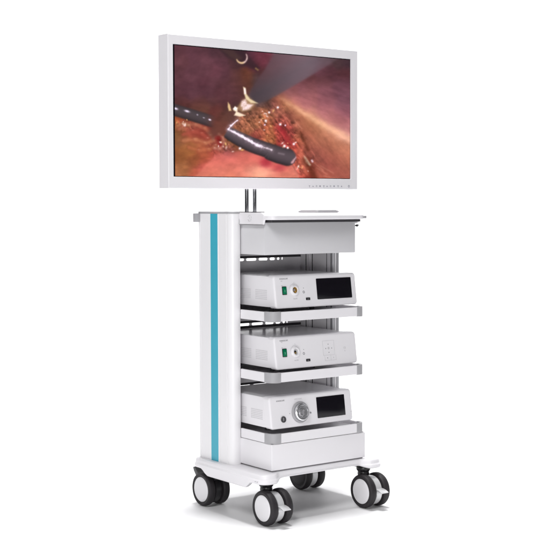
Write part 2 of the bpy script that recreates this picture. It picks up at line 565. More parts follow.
# ------------------------------------------------------------------ the three devices
LEAN = .14
def device(label, x0, zb, zh, width, kind, nm):
    D = thing(nm, label, 'medical device', (x0 + width / 2, .17, zb - .016), 'white medical consoles on the trolley shelves')
    yb = .318; y0 = .012
    def lean(bmv):
        for v in bmv.verts:
            k = max(0.0, 1 - max(0, v.co.y - .040) / .05)
            v.co.y += LEAN * (v.co.z - zb) * k
    bm = BM()     # sheet-metal body
    prism(bm, [(x0 + .0035, .030), (x0 + width - .0035, .030), (x0 + width - .0035, .060), (x0 + width - .0035, .100), (x0 + width - .0035, yb), (x0 + .0035, yb), (x0 + .0035, .100), (x0 + .0035, .060)], zb + .0035, zb + zh - .0035, 'z', .0025, 2)
    lean(bm)
    body = obj('body', bm, 'device', D)
    bm = BM()
    box(bm, x0 + .006, x0 + width - .006, .062, yb - .003, zb + zh - .0036, zb + zh - .0026)
    lean(bm)
    obj('top_cover', bm, 'devtop', body)
    bm = BM()     # front bezel: rounded corners, soft edges
    t = bmesh.new()
    ol = rrect(x0, x0 + width, zb, zb + zh, (.010, .010, .010, .010), 7)
    prism(t, ol, y0 + .0002, .046, 'y')
    fs = [e for e in t.edges if all(abs(v.co.y - (y0 + .0002)) < 1e-6 for v in e.verts)]
    bmesh.ops.bevel(t, geom=fs, offset=.007, segments=5, profile=.55, affect='EDGES')
    for v in t.verts:            # sides taper back into the body
        if v.co.y > .04:
            cx = x0 + width / 2; v.co.x += (.0015 if v.co.x < cx else -.0015)
    lean(t); merge(bm, t)
    fr = obj('front_panel', bm, 'device', D)
    for x in (x0 + .05, x0 + width - .12):
        for y in (.10, .285):
            bm = BM(); lathe(bm, [(.009, zb - .0149), (.009, zb + .003)], (x, y, 0), 'z', 16)
            obj('foot', bm, 'black', D)
    # side ventilation fields
    xs = x0 + .0035
    dz = 0.026
    for (ya, yb_) in ((.0630, .1260), (.1500, .2050)):
        bm = BM()
        n = 13 if ya < .1 else 11
        for i in range(n):
            y = ya + (yb_ - ya) * (i + .2) / n
            for j in range(6):
                z = zb + dz + j * .0054
                box(bm, xs - .0004, xs + .001, y, y + (yb_ - ya) / n * .55, z, z + .0032)
        obj('vent_grille', bm, 'vent', body)
    # things on the front: a, h measured on the leaning face; d = how far they stand out
    def F(a, h, d=0.0):
        return Vector((a, y0 + LEAN * h - d, zb + h + LEAN * d))
    def plate(name, m, a0, a1, h0, h1, d, r=.001, parent=fr, depth=.002, bev=0):
        t = BM(); prism(t, rrect(a0, a1, h0, h1, r), 0, depth + d, 'y', bev, 2)
        for v in t.verts:
            dd = d - v.co.y
            v.co = F(v.co.x, v.co.z, dd)
        return obj(name, t, m, parent)
    def disc(name, m, a, h, prof, parent=fr, n=36):
        t = BM(); lathe(t, prof, (0, 0, 0), 'y', n)
        for v in t.verts:
            v.co = F(a + v.co.x, h + v.co.z, v.co.y)
        return obj(name, t, m, parent)
    def text(name, m, s, a, h, size, align='LEFT', sx=1.0):
        t = BM(); text_mesh(t, s, size, lambda c: F(a + c.x * sx, h + c.y, .0002 + c.z), .0002, align)
        return obj(name, t, m, parent=fr)
    if kind in (1, 2):
        text('maker_name', 'ink', 'SONOSCAPE' if kind == 1 else 'SONOSCAPE', .0495, .0915 if kind == 1 else .0890, .0062, sx=.92)
        text('model_line', 'palink', 'HD', .0535, .0845, .0045)
        ys = 0 if kind == 1 else -.0035
        o = plate('power_switch', 'black', .0565, .0735, .0420 + ys, .0680 + ys, .0012, .0012, bev=.0004)
        plate('rocker', 'green', .0582, .0718, .0442 + ys, .0658 + ys, .0030, .0006, bev=.0005)
        plate('rocker_mark', 'greenlit', .0643, .0655, .0500 + ys, .0580 + ys, .0034, .0003)
        text('switch_mark', 'ink', 'o', .0555, .0712 + ys, .0055)
        # round socket with ring collar
        ca, ch = (.1050, .0553) if kind == 1 else (.1085, .0520)
        disc('socket_collar', 'device', ca, ch, [(.0165, -.001), (.0165, .0018), (.0150, .0040), (.0135, .0050), (.0105, .0050), (.0095, .0030), (.0095, -.001)])
        disc('socket', 'gold' if kind == 1 else 'fork', ca, ch, [(.0094, -.001), (.0094, .0015), (.0070, .0018), (.0068, .0008), (0, .0008)])
        disc('socket_core', 'black' if kind == 2 else 'ink', ca - .0025, ch, [(.0036, 0), (.0036, .0022), (0, .0022)], n=20)
        plate('socket_pin', 'gold', ca - .001 + (.003 if kind == 1 else -.004), ca + (.0065 if kind == 1 else .001), ch - .006, ch + (.005 if kind == 1 else -.001), .0028, .0008)
        t = BM(); torus_arc(t, (0, 0, 0), .0205, .0004, .15 * PI, .95 * PI, 20, 6, 'y')
        for v in t.verts: v.co = F(ca + v.co.x, ch + v.co.z, v.co.y)
        obj('socket_arc', t, 'palink', fr)
        text('socket_text', 'palink', 'SCOPE', ca + .001, ch - .0270, .0052, 'CENTER')
        text('socket_text', 'palink', 'o', ca, ch + .0250, .0045, 'CENTER')
        disc('indicator', 'ink', .1408, .0605 + ys, [(.0012, 0), (.0012, .0006), (0, .0006)], n=12)
        t = BM(); torus_arc(t, (0, 0, 0), .0032, .0009, 0, 1.999 * PI, 20, 6, 'y')
        for v in t.verts: v.co = F(.1406 + v.co.x, .0480 + ys + v.co.z, v.co.y)
        obj('gear_button', t, 'ink', fr)
        text('usb_mark', 'palink', '~', .1365, .0262 + ys, .006)
        plate('usb_port', 'black', .1474, .1636, .0222 + ys, .0300 + ys, .0010, .0012)
        plate('usb_tongue', 'ink', .1510, .1590, .0248 + ys, .0262 + ys, .0014, .0003)
    if kind == 1:
        plate('display', 'glass', .1935, .3362, .0225, .0880, .0008, .0022, bev=.0003)
    if kind == 2:
        t = BM()
        def bar(a0, a1, h0, h1): 
            q = BM(); box(q, a0, a1, 0, .001, h0, h1)
            for v in q.verts: v.co = F(v.co.x, v.co.z, .0004 - v.co.y)
            merge(t, q)
        a0, a1, h0, h1 = .2185, .2655, .0330, .0785
        w = .0007
        bar(a0, a1, h1 - w, h1); bar(a0, a1, h0 - w, h0); bar(a0, a0 + w, h0, h1); bar(a1 - w, a1, h0, h1)
        bar(.2235, .2700, .0155, .0155 + w); bar(.2235, .2235 + w, .0155, .0320); bar(.2480, .2480 + w, .0155, .0320); bar(.2700 - w, .2700, .0155, .0320)
        obj('keypad_outline', t, 'palink', fr)
        for a, h, mm in ((.2410, .0670, 'ink'), (.2300, .0540, 'ink'), (.2545, .0540, 'ink'), (.2420, .0410, 'ink'), (.2345, .0240, 'ink'), (.2590, .0240, 'palink')):
            disc('key_symbol', mm, a, h, [(.0016, 0), (.0016, .0005), (0, .0005)], n=12)
        disc('key_centre', 'palink', .2420, .0545, [(.0040, 0), (.0040, .0004), (0, .0004)], n=20)
        text('side_emblem', 'palink', 'CE', .3080, .0510, .0085, 'CENTER')
        text('side_emblem', 'palink', 'R', .3085, .0415, .0060, 'CENTER')
    if kind == 3:
        text('maker_name', 'ink', 'SONOSCAPE', .0350, .0862, .0062, sx=.92)
        text('socket_text', 'palink', 'LIGHT GUIDE', .1215, .0865, .0050, 'CENTER')
        # lamp socket: broad metal dial
        ka, kh = .1270, .0448
        disc('dial_collar', 'cap', ka - .002, kh, [(.0335, -.001), (.0335, .0030), (.0315, .0065), (.0285, .0070), (.0270, .0050)], n=56)
        disc('dial', 'alu', ka - .002, kh, [(.0272, 0), (.0272, .0075), (.0262, .0130), (.0235, .0150), (.0215, .0150), (.0205, .0125), (.0125, .0125), (.0115, .0165), (.0075, .0165), (.0068, .0130), (0, .0130)], n=56)
        t = BM()
        torus_arc(t, (0, 0, 0), .0165, .0011, .1 * PI, .9 * PI, 20, 6, 'y'); torus_arc(t, (0, 0, 0), .0165, .0011, 1.15 * PI, 1.8 * PI, 20, 6, 'y')
        torus_arc(t, (0, 0, 0), .0095, .0012, 0, 1.999 * PI, 24, 6, 'y')
        for v in t.verts: v.co = F(ka - .002 + v.co.x, kh + v.co.z, v.co.y + .0135)
        obj('dial_groove', t, 'ink', fr)
        plate('dial_key', 'ink', ka - .0035, ka + .0010, kh - .009, kh + .007, .0176, .0015, depth=.004)
        disc('dial_dot', 'ink', .0840, .0442, [(.0012, 0), (.0012, .0006), (0, .0006)], n=12)
        disc('lock_button', 'ink', .1665, .0392, [(.0030, 0), (.0030, .0012), (0, .0014)], n=16)
        disc('power_button', 'seam2', .0575, .0285, [(.0098, -.001), (.0098, .0020), (.0088, .0032), (.0070, .0032), (.0062, .0012), (0, .0012)], n=32)
        plate('power_mark', 'palink', .0568, .0582, .0235, .0335, .0018, .0005, depth=.001)
        plate('display', 'glass', .1938, .3085, .0190, .0848, .0008, .0015, bev=.0003)
        disc('indicator', 'palink', .3325, .0275, [(.0016, 0), (.0016, .0005), (0, .0005)], n=12)
    return D
device('white console with green power switch and wide black display, on the topmost shelf', .0270, .6625, .1020, .3310, 1, 'video_processor')
device('white console with green power switch and printed keypad but no display, on the middle shelf', .0280, .4720, .1005, .3310, 2, 'insufflator')
device('white console with big round silver dial and black display, above the bottom drawer', .0085, .2870, .1000, .3310, 3, 'light_source')

# ------------------------------------------------------------------ monitor
MX0, MX1, MZ0, MZ1, MY = -.1840, .5950, 1.0180 + .0195, 1.5210, .293
MO = thing('monitor', 'large white framed flat monitor showing a surgical camera picture, above the trolley', 'monitor', (.19, .33, MZ0))
SX0, SX1, SZ0, SZ1 = -.1655, .5655, 1.0735, 1.4905
bm = BM()   # frame : front ring with an opening, then back shell
t = bmesh.new()
o1 = rrect(MX0, MX1, MZ0, MZ1, .003, 3)
o2 = [(SX0, SZ0), (SX1, SZ0), (SX1, SZ1), (SX0, SZ1)]
def frame_ring():
    def quadstrip(A, B):
        n = len(A)
        for i in range(n): t.faces.new((A[i], A[(i + 1) % n], B[(i + 1) % n], B[i]))
    def R4(x0, x1, z0, z1, y): return [t.verts.new(p) for p in ((x0, y, z0), (x1, y, z0), (x1, y, z1), (x0, y, z1))]
    ch = .0022
    a = R4(MX0, MX1, MZ0, MZ1, MY + .056)
    b = R4(MX0, MX1, MZ0, MZ1, MY + ch)
    c = R4(MX0 + ch, MX1 - ch, MZ0 + ch, MZ1 - ch, MY)
    d = R4(SX0, SX1, SZ0, SZ1, MY)
    e = R4(SX0 + .001, SX1 - .001, SZ0 + .001, SZ1 - .001, MY + .006)
    for p, q in ((a, b), (b, c), (c, d), (d, e)): quadstrip(p, q)
    f = R4(MX0 + .03, MX1 - .03, MZ0 + .03, MZ1 - .03, MY + .064)
    quadstrip(f, a); t.faces.new(f)
frame_ring(); merge(bm, t)
mf = obj('frame', bm, 'frame', MO, smooth=False)
bm = BM()
box(bm, SX0 + .0005, SX1 - .0005, MY + .0045, MY + .012, SZ0 + .0005, SZ1 - .0005)
sp = obj('screen_panel', bm, 'glass', MO)
bm = BM()   # rear housing
prism(bm, rrect(-.02, .40, 1.10, 1.45, .03), MY + .0645, MY + .070, 'y', .002, 2)
obj('rear_housing', bm, 'inner', MO)
bm = BM()
box(bm, .10, .28, MY + .0702, .3888 + .012, 1.17, 1.29, .003)
obj('mount_plate', bm, 'inner', MO)
# touch buttons along the lower edge
for i, x in enumerate((.3802, .3954, .4107, .4261, .4428, .4569, .4725, .4881, .5060, .5217, .5547)):
    bm = BM()
    z = 1.0480 + .0001 * i
    k = i % 4
    if i == 10:
        torus_arc(bm, (x, MY - .0002, z), .0034, .0008, .62 * PI, 2.38 * PI, 16, 6, 'y'); box(bm, x - .0006, x + .0006, MY - .0007, MY, z, z + .0042)
    elif k == 0:
        box(bm, x - .0030, x + .0030, MY - .0006, MY + .001, z + .0010, z + .0024); box(bm, x - .0008, x + .0008, MY - .0006, MY + .001, z - .0036, z + .0010)
    elif k == 1:
        prism(bm, [(x - .0030, z - .0026), (x + .0030, z - .0026), (x, z + .0028)], MY - .0006, MY + .001, 'y')
    elif k == 2:
        box(bm, x - .0028, x + .0028, MY - .0006, MY + .001, z - .0026, z - .0012); box(bm, x - .0028, x + .0028, MY - .0006, MY + .001, z + .0012, z + .0026)
    else:
        box(bm, x - .0026, x + .0026, MY - .0006, MY + .001, z - .0026, z + .0026)
    obj('touch_button', bm, 'bezelink', mf)

# ---- the picture on the screen, computed as colours on a fine grid
def H(s): return [int(s[i:i + 2], 16) / 255 for i in (0, 2, 4)]
CP = """178 48 5E3A40;178 60 603C3E;178 80 5A383C;195 50 65404A;205 47 5A3A42;215 49 3A2A30;205 60 644048;208 68 6C444C;195 75 68424A;204 84 4A2830;218 70 70404A;216 85 5C3A40;185 88 503038
225 51 3C2E30;240 50 402A34;250 55 5A3440;262 56 6E3A46;240 58 50363A;222 62 64404A;235 60 48302F;255 64 5A3038;225 75 5C3A42;236 78 5E3C36;248 76 6A4030;250 82 603C30;260 80 4E4244;262 88 4C4446;225 85 5C3A3A;240 88 5A3832
266 60 6E3842;264 75 5A3636;275 65 644E54;285 60 6A5A60;300 60 70646A;308 62 726468;275 80 5E4A4E;285 80 665258;295 75 6E585E;305 70 6C5054;268 92 4E4244;280 92 6A4A4A;295 92 84504A;305 85 6A3E40;310 90 8A5550
306 60 6E646A;315 62 6C5A62;325 60 5E484C;340 62 4E3A3C;348 62 46343A;322 70 664048;330 75 55343A;345 75 543236;310 82 603A3C;325 82 603C3E;345 85 5A3A44;310 90 80504E;325 90 8A585A;340 90 6C4650;310 97 A8625A;330 97 8E5A60;348 97 70505C
178 92 5C383E;195 92 5E3C44;210 92 5A3840;180 102 583430;200 102 5C3834;202 107 6A4438;215 100 5A3A38;180 126 A05030;190 124 904830;195 130 B0604A;204 133 984038;175 130 8A6030;215 127 6A3E34;218 112 6A3A36
220 90 5A3236;235 92 583838;225 100 5A3638;222 115 5A3A30;220 128 7A4034;232 112 503835;262 95 504A50;262 100 54484A;250 112 6A4A36;260 112 8A5C40;250 122 94623C;258 125 9C6840;265 118 9C6844;245 125 8A5838;262 133 8C4038
265 92 4A484C;275 90 605054;290 92 70484C;305 90 7A505A;268 102 5E4436;280 98 A05A40;285 101 B07650;292 105 BC8058;300 111 CC9068;310 118 D89C74;300 100 B87068;308 103 B87078;308 95 A86A6A;280 108 A06048;276 104 7A4C46;290 115 8C5040;285 122 884A38;300 122 A06048;308 126 A86A4C;300 130 8A4C38;265 120 B06830;272 118 A46844;282 125 A04038;285 132 A43C34;268 130 903C28
308 95 A06468;325 94 8C5860;345 94 74505E;310 102 C07870;325 102 A8666E;345 102 906270;310 112 D89C74;318 120 E8B080;324 125 F4C494;330 118 C88078;325 112 C0787A;345 112 9C6070;340 120 B06C6C;348 128 C07C7C;335 130 F0B898;345 136 ECC0A4;310 125 B07850;320 130 B87A58;308 136 905040;325 138 B88060;348 134 E8A8A0
178 133 805838;180 140 90603E;190 144 A46A42;200 143 AC6844;210 140 C06848;204 134 943C38;195 134 A85040;190 150 A86C3C;205 152 C06C48;215 148 B85040;180 155 905A34;195 160 905434;205 158 A05038;185 170 A06840;195 175 B86048;180 177 A87048;205 170 C05C50;212 165 D06858;210 175 D87860;218 172 D87868;218 152 8C3C30;212 134 6A3838
219 142 803028;222 150 C07058;230 150 6A3A30;228 143 886038;238 148 905838;245 150 6A4438;228 153 5A2C40;220 160 C86050;230 160 D87060;245 158 D86C58;260 160 D86858;225 172 DC7868;240 170 E08070;250 172 DC7C70;245 165 E07868;262 172 F0A888;266 163 B03848;258 177 F0A080;230 178 E08060
268 132 C08040;275 135 9A6030;282 132 B83830;285 140 A43030;290 135 AC4840;300 136 905030;295 145 D05038;305 140 905C40;310 150 8C5040;300 150 D86040;302 165 D87050;305 172 C85840;298 172 D06050;268 163 B83848;275 162 D85850;280 168 C84050;270 172 F09880;285 176 E08070;273 175 D06868;295 160 B84838;308 165 6A2818
315 138 B87858;330 132 D89C7C;345 135 F4C0A0;340 145 C08464;348 150 D89878;325 145 A0644E;312 145 A06048;310 152 8C4838;320 155 A05C4C;335 158 A86450;348 160 C07C60;330 165 9C5448;345 170 A86450;320 175 B86850;315 170 803828;325 178 B86048;340 178 A05C48;312 178 702820"""

def paint(PX, PY):
    pts = []
    for row in CP.split('\n'):
        for e in row.split(';'):
            x, y, h = e.split(); pts.append((float(x), float(y), *H(h)))
    pts = np.array(pts)
    rng = np.random.default_rng(7)
    def vnoise(x, y, seed):
        g = np.random.default_rng(seed).random((64, 64))
        xi = np.floor(x).astype(int); yi = np.floor(y).astype(int); fx = x - xi; fy = y - yi
        fx = fx * fx * (3 - 2 * fx); fy = fy * fy * (3 - 2 * fy)
        a = g[yi % 64, xi % 64]; b = g[yi % 64, (xi + 1) % 64]; c = g[(yi + 1) % 64, xi % 64]; d = g[(yi + 1) % 64, (xi + 1) % 64]
        return (a * (1 - fx) + b * fx) * (1 - fy) + (c * (1 - fx) + d * fx) * fy - .5
    def fbm(x, y, seed, o=4):
        s = 0
        for k in range(o): s = s + vnoise(x * 2 ** k + 13.1 * k, y * 2 ** k + 7.7 * k, seed + k) / 2 ** k
        return s
    # busy tissue region weight
    def blob(cx, cy, rx, ry): return np.exp(-(((PX - cx) / rx) ** 2 + ((PY - cy) / ry) ** 2) ** 1.5)
    busy = np.clip(blob(270, 125, 22, 22) + blob(288, 140, 16, 18) + blob(222, 146, 14, 9) + blob(300, 165, 10, 16) + blob(245, 122, 16, 9) + blob(185, 126, 14, 6) + .5 * blob(310, 160, 12, 16), 0, 1)
    wx = PX + fbm(PX / 7, PY / 7, 3) * (1.5 + 3 * busy); wy = PY + fbm(PX / 7 + 9, PY / 7, 11) * (1.5 + 3 * busy)
    num = np.zeros(PX.shape + (3,)); den = np.zeros(PX.shape)
    for x, y, r, g, b in pts:
        d2 = (wx - x) ** 2 + (wy - y) ** 2
        w = np.exp(-d2 / (2 * 4.2 ** 2)) + 1e-3 / (1 + d2 / 40) ** 2
        num += w[..., None] * np.array([r, g, b]); den += w
    img = num / den[..., None]
    # fine streaky texture
    img *= (1 + .12 * fbm(PX / 5, PY / 3, 21)[..., None])
    u = (PX * .62 + PY * .78); v = (-PX * .78 + PY * .62)
    # diagonal fibres on the liver bed at right, running down to the right
    u = (PX * .62 + PY * .78); v = (-PX * .78 + PY * .62)
    rightm = 1 / (1 + np.exp(-(PX - 296) / 5)) * (PY > 92)
    img *= (1 + rightm[..., None] * .10 * fbm(u / 14, v / 2.6, 31)[..., None])
    # the liver: a smooth mauve lobe above a peach-lit rim, brown surface below it
    xr = np.array([276, 283, 300, 318, 335, 352.]); yr = np.array([92, 98, 108.5, 120, 129.5, 138.5])
    rim = PY - np.interp(PX, xr, yr) - 1.4 * fbm(PX / 9, PY / 9, 81)
    on = 1 / (1 + np.exp(-(PX - 284) / 3.0))
    upm = on / (1 + np.exp((rim + 1) / 1.6)) / (1 + np.exp(-(PY - 84 + (PX - 300) * .05) / 4))
    g = np.clip(-rim / 34, 0, 1)[..., None]
    mauve = (1 - g) * np.array(H('BC7A74')) + g * np.array(H('744A52'))
    mauve = mauve * (1 + .16 * fbm(PX / 16, (PY - PX * .35) / 3.2, 83))[..., None]
    img = img * (1 - .62 * upm[..., None]) + mauve * .62 * upm[..., None]
    dnm = on / (1 + np.exp(-(rim - 5) / 2.0)) * (1 / (1 + np.exp(-(PX - 292 - (PY - 110) * .38) / 2.5)))
    g = np.clip((rim - 4) / 34, 0, 1)[..., None]
    brown = (1 - g) * np.array(H('B07050')) + g * np.array(H('9A5648'))
    brown = brown * (1 + .20 * fbm(u / 12, v / 3.0, 85) + .10 * fbm(PX / 3, PY / 3, 86))[..., None]
    img = img * (1 - .6 * dnm[..., None]) + brown * .6 * dnm[..., None]
    band = on * np.exp(-((rim - 1.2) / (2.6 + 1.6 * np.clip((PX - 300) / 40, 0, 1))) ** 2) * (.75 + .5 * fbm(PX / 6, PY / 3, 87))
    img = img * (1 - .62 * band[..., None]) + np.array(H('F2BE92')) * .62 * band[..., None]
    # frothy tissue
    n1 = fbm(u / 3.6 + wy * .08, v / 2.9 + wx * .05, 41, 2); n2 = fbm(PX / 4.4, PY / 3.6, 51, 2)
    img *= (1 + busy[..., None] * (n1 * .30)[..., None])
    img += busy[..., None] * n2[..., None] * np.array([.07, .04, .03])
    st = fbm(u / 7.5 + n2 * .8, v / 1.7 + n1 * .9, 43, 2); st2 = fbm(u / 3.2 + 5 + n1, v / 2.0 + n2, 47, 2)
    img += (busy * np.clip(st - .10, 0, .4) * .5)[..., None] * np.array([.80, .52, .40])
    img *= (1 - busy * np.clip(-st - .08, 0, .4) * .85)[..., None]
    img += (busy * np.clip(st2 - .20, 0, .4) * .55)[..., None] * np.array([.75, .45, .34])
    img = img * (1 - .22 * busy[..., None]) + .22 * busy[..., None] * np.array(H('B0584C')) * (1 + .6 * n1[..., None])
    # lower pink organ
    edge = 157 - 6 * np.sin((PX - 205) / 95 * PI) - np.where(PX > 290, 0, 0)
    edge = np.where(PX < 215, 157 + (215 - PX) * 1.0, np.where(PX > 290, 157 + (PX - 290) * 1.8, edge))
    m = 1 / (1 + np.exp(-(PY - edge - fbm(PX / 6, PY / 6, 71) * 2) / .9)) * (PX > 190) * (PX < 300)
    pink = np.stack([.85 + .10 * blob(262, 173, 16, 8), .46 + .18 * blob(262, 173, 16, 8) + .04 * (PY - 160) / 15, .40 + .14 * blob(262, 173, 16, 8) + 0 * PX], -1)
    pink = pink * (1 + .14 * fbm(PX / 8, PY / 5, 61))[..., None]
    pink = pink * (1 - .35 * blob(267, 163, 6, 5) - .2 * blob(280, 168, 8, 4))[..., None] ** np.array([.5, 1.6, 1.0])
    img = img * (1 - .75 * m[..., None]) + pink * .75 * m[..., None]
    def seg(ax, ay, bx, by):
        L2 = (bx - ax) ** 2 + (by - ay) ** 2
        t = np.clip(((PX - ax) * (bx - ax) + (PY - ay) * (by - ay)) / L2, 0, 1)
        return np.hypot(PX - ax - t * (bx - ax), PY - ay - t * (by - ay)), t
    def mask(d, r, soft=.6): return 1 / (1 + np.exp((d - r) / soft * 2))
    def over(m, col):
        nonlocal img
        col = np.array(col) if not isinstance(col, np.ndarray) else col
        img = img * (1 - m[..., None]) + col * m[..., None]
    def poly(P, soft=.6):
        inside = np.zeros(PX.shape, bool); dmin = np.full(PX.shape, 1e9)
        n = len(P)
        for i in range(n):
            ax, ay = P[i]; bx, by = P[(i + 1) % n]
            d, _ = seg(ax, ay, bx, by); dmin = np.minimum(dmin, d)
            c = ((ay > PY) != (by > PY)) & (PX < (bx - ax) * (PY - ay) / (by - ay + 1e-9) + ax)
            inside ^= c
        sd = np.where(inside, -dmin, dmin)
        return 1 / (1 + np.exp(sd / soft * 2))
    # quiet maroon wall at the upper left
    tl = 1 / (1 + np.exp((PX - 236) / 5)) / (1 + np.exp((PY - 100) / 3))
    mar = np.array(H('613E45')) * (1 + .22 * fbm(PX / 13 + PY / 30, PY / 10, 121) + .10 * fbm(PX / 4, PY / 4, 123))[..., None]
    img = img * (1 - .6 * tl[..., None]) + mar * .6 * tl[..., None]
    # wide grey shaft from the top right
    sh = poly([(279, 50), (350, 54), (333, 63), (305, 80), (286, 91), (268, 101), (256, 104), (251, 94), (257, 82), (267, 68)], 1.1)
    q = np.clip((PX - 255) / 50, 0, 1); off = np.clip(((PX - 256) * .52 + (PY - 96) * .85) / 14, -1, 1)
    shc = np.stack([.30 + .14 * q - .05 * off * (off < 0), .265 + .125 * q, .28 + .135 * q], -1)
    fade = np.clip((352 - PX) / 45, 0, 1) * .85
    over(sh * fade, shc)
    # upper forceps, dark
    over(poly([(216, 46), (243, 48), (249, 55), (261, 68), (258, 71), (247, 66), (238, 63), (228, 57)], 1.4) * .75, H('3B2A2F'))
    over(poly([(222, 49), (234, 50), (243, 58), (238, 61), (230, 56)], 1.5) * .5, H('5A463E'))
    for k in range(16):
        t0, t1 = [2.75 - (q / 16) * 3.35 for q in (k, k + 1)]
        a = (242.8 + 5.4 * math.cos(t0), 57.4 + 5.6 * math.sin(t0)); b = (242.8 + 5.4 * math.cos(t1), 57.4 + 5.6 * math.sin(t1))
        r = .62 * (.35 + .65 * math.sin(PI * (k + .5) / 16)) * (1.15 if k < 8 else .9)
        d, _ = seg(*a, *b); over(mask(d, r, .6) * (.92 if k not in (9, 10, 13) else .6), H('DCC090') if k < 8 else H('D8BEB4'))
    d, _ = seg(257, 68.5, 259, 70); over(mask(d, .8, .6) * .7, H('9A8050'))
    # fleshy folds at the lower left
    for P_, c_, r_ in ((((180, 129), (188, 124.5), (197, 125), (206, 129), (212, 136)), 'C07858', 1.7), (((184, 135), (194, 131.5), (203, 134), (209, 139)), 'B85A48', 1.6),
                    (((184, 141), (196, 140), (206, 143.5), (215, 141)), 'D08A60', 1.5), (((190, 148), (200, 151), (210, 150), (217, 146)), 'C87850', 1.5),
                    (((215, 138), (220, 134.5), (224, 138), (225, 144), (221, 149), (216, 149)), 'D8937A', 1.2), (((178, 126), (184, 123.5), (190, 126)), 'C8905C', 1.0)):
        for a, b in zip(P_, P_[1:]):
            d, _ = seg(*a, *b); dd = d + 1.3 * fbm(PX / 4, PY / 4, 97)
            over(mask(dd - 0, r_ + 1.4, 1.6) * .28, H('6E3024'))
            over(mask(dd, r_, 1.2) * .6, H(c_))
            over(mask(np.hypot(PX - b[0] + .6, (PY - b[1] + .8) * 1.8), .7, .9) * .4, H('F0C8B0'))
    # left instrument
    d, t_ = seg(166, 107.5, 214, 122)
    n_ = ((PX - 166) * -.289 + (PY - 107.5) * .957) / 6.2
    c = np.array(H('4B4547')) * (1.08 - .35 * np.clip(np.abs(n_ + .15), 0, 1)[..., None] ** 2)
    over(mask(d, 6.0, .8) * .97 / (1 + np.exp((PX - 212) / 2.2)), c)
    for x, y, rx, ry in ((176, 108.8, 2.2, 1.1), (187.5, 111.4, 2.6, 1.1), (198, 115, .9, .8), (204.5, 118, 1.1, .6), (210.6, 120, 1.4, .9)):
        e = ((PX - x) + .0) / rx; f = ((PY - y) - (PX - x) * .25) / ry
        over(np.exp(-(e * e + f * f) ** 1.2) * (.95 if rx > 1.3 else .5), H('F4EEFF'))
    # brown shaft of the clip applier coming down from the ferrule
    over(poly([(231, 107), (243, 114), (236, 122), (226, 134), (214, 140), (208, 133), (222, 119)], 1.6) * .7, H('6A453A'))
    # lower instrument (dark tube)
    path = [(230, 133.6, 6.2), (235, 136.4, 6.8), (241, 139.6, 7.1), (247, 142.6, 7.4), (253, 145.2, 7.5), (259, 147.4, 7.6), (265, 149.3, 7.6), (271, 151.4, 7.7), (272, 152.4, 8.4), (280, 155.2, 8.6), (288.6, 157.4, 8.7)]
    dm = np.full(PX.shape, 1e9); nn = np.zeros(PX.shape)
    for (ax, ay, ar), (bx, by, br) in zip(path, path[1:]):
        d, t = seg(ax, ay, bx, by); r = ar + (br - ar) * t
        L = math.hypot(bx - ax, by - ay)
        s = ((PX - ax) * -(by - ay) + (PY - ay) * (bx - ax)) / L
        k = (d - r) < dm; dm = np.where(k, d - r, dm); nn = np.where(k, s / r, nn)
    cut = 1 / (1 + np.exp(-((PX - 227.5) * .86 - (PY - 132) * -.50) / .4))
    tubec = np.array(H('5A5054')) * (1.02 - .42 * np.clip(np.abs(nn + .1), 0, 1.1)[..., None] ** 2.2)
    over(np.clip(1 / (1 + np.exp(dm / .35)), 0, 1) * cut, tubec)
    hl = [((229.5, 129.5), (236, 133.0), .75), ((236, 133.0), (243, 136.6), .95), ((243, 136.6), (250, 140.6), 1.15), ((250, 140.6), (258, 145.2), 1.1), ((258, 145.2), (263, 147), 1.15), ((263, 147), (273, 150.2), .7), ((229.5, 129.5), (232, 126), .7), ((232, 126), (238.5, 120.5), .4)]
    wob = fbm(PX / 2.2, PY / 2.2, 91) * .9
    for a, b, r in hl:
        d, _ = seg(*a, *b)
        over(mask(d + wob, r + 1.3, 1.5) * .35, H('B8A8B0'))
        over(mask(d + wob, r, .45) * .95, H('FFF6FF') if a[0] < 262 else H('D8CCD0'))
    d, _ = seg(280, 153.5, 285, 154.5); over(mask(d, .7, .8) * .4, H('B0A4A8'))
    d, _ = seg(293, 163, 297, 158); over(mask(d + wob, .8, .6) * .8, H('E8B0B0'))
    # bright ferrule and jaws
    over(poly([(237, 109), (244, 100), (250, 97), (257, 104), (252, 110), (243, 112)], 1.2) * .85, H('A8865E'))
    jn = 1 + .9 * fbm(PX / 2.4, PY / 2.4, 95)
    over(poly([(242, 106), (243, 101), (247, 99.5), (248, 104), (254, 105), (250, 109.5), (244, 110.5)], 1.0) * np.clip(jn, 0, 1), H('F6E2DC'))
    over(poly([(244.4, 87), (246.6, 88), (247.6, 94), (251, 99), (259, 103.4), (252, 103), (247, 99), (245.3, 94)], .6) * .95, H('E6D8A8'))
    over(poly([(245, 88), (246.6, 89), (247, 94), (245.6, 94)], .6), H('FFF4F0'))
    over(poly([(229, 102.5), (231, 105), (232.3, 110.8), (230, 111), (228.8, 107)], .6) * .95, H('E8CC90'))
    over(poly([(234, 109), (236, 106.6), (238.6, 108), (238.6, 112), (246.5, 115.6), (241, 116.8), (235.3, 115.5), (237, 112), (234.6, 110.5)], .6), H('F2E4C0'))
    over(poly([(234.6, 109), (236.2, 107), (238, 108.4), (237, 110.6)], .5), H('FFFFFF'))
    # white chip at the lower right
    over(poly([(305, 156), (307, 157.5), (312, 165), (311, 166), (306.5, 162.5)], .7) * .95, H('F4E6C0'))
    d, _ = seg(313, 160.6, 313.6, 161.6); over(mask(d, .9, .6) * .9, H('E8D0D8'))
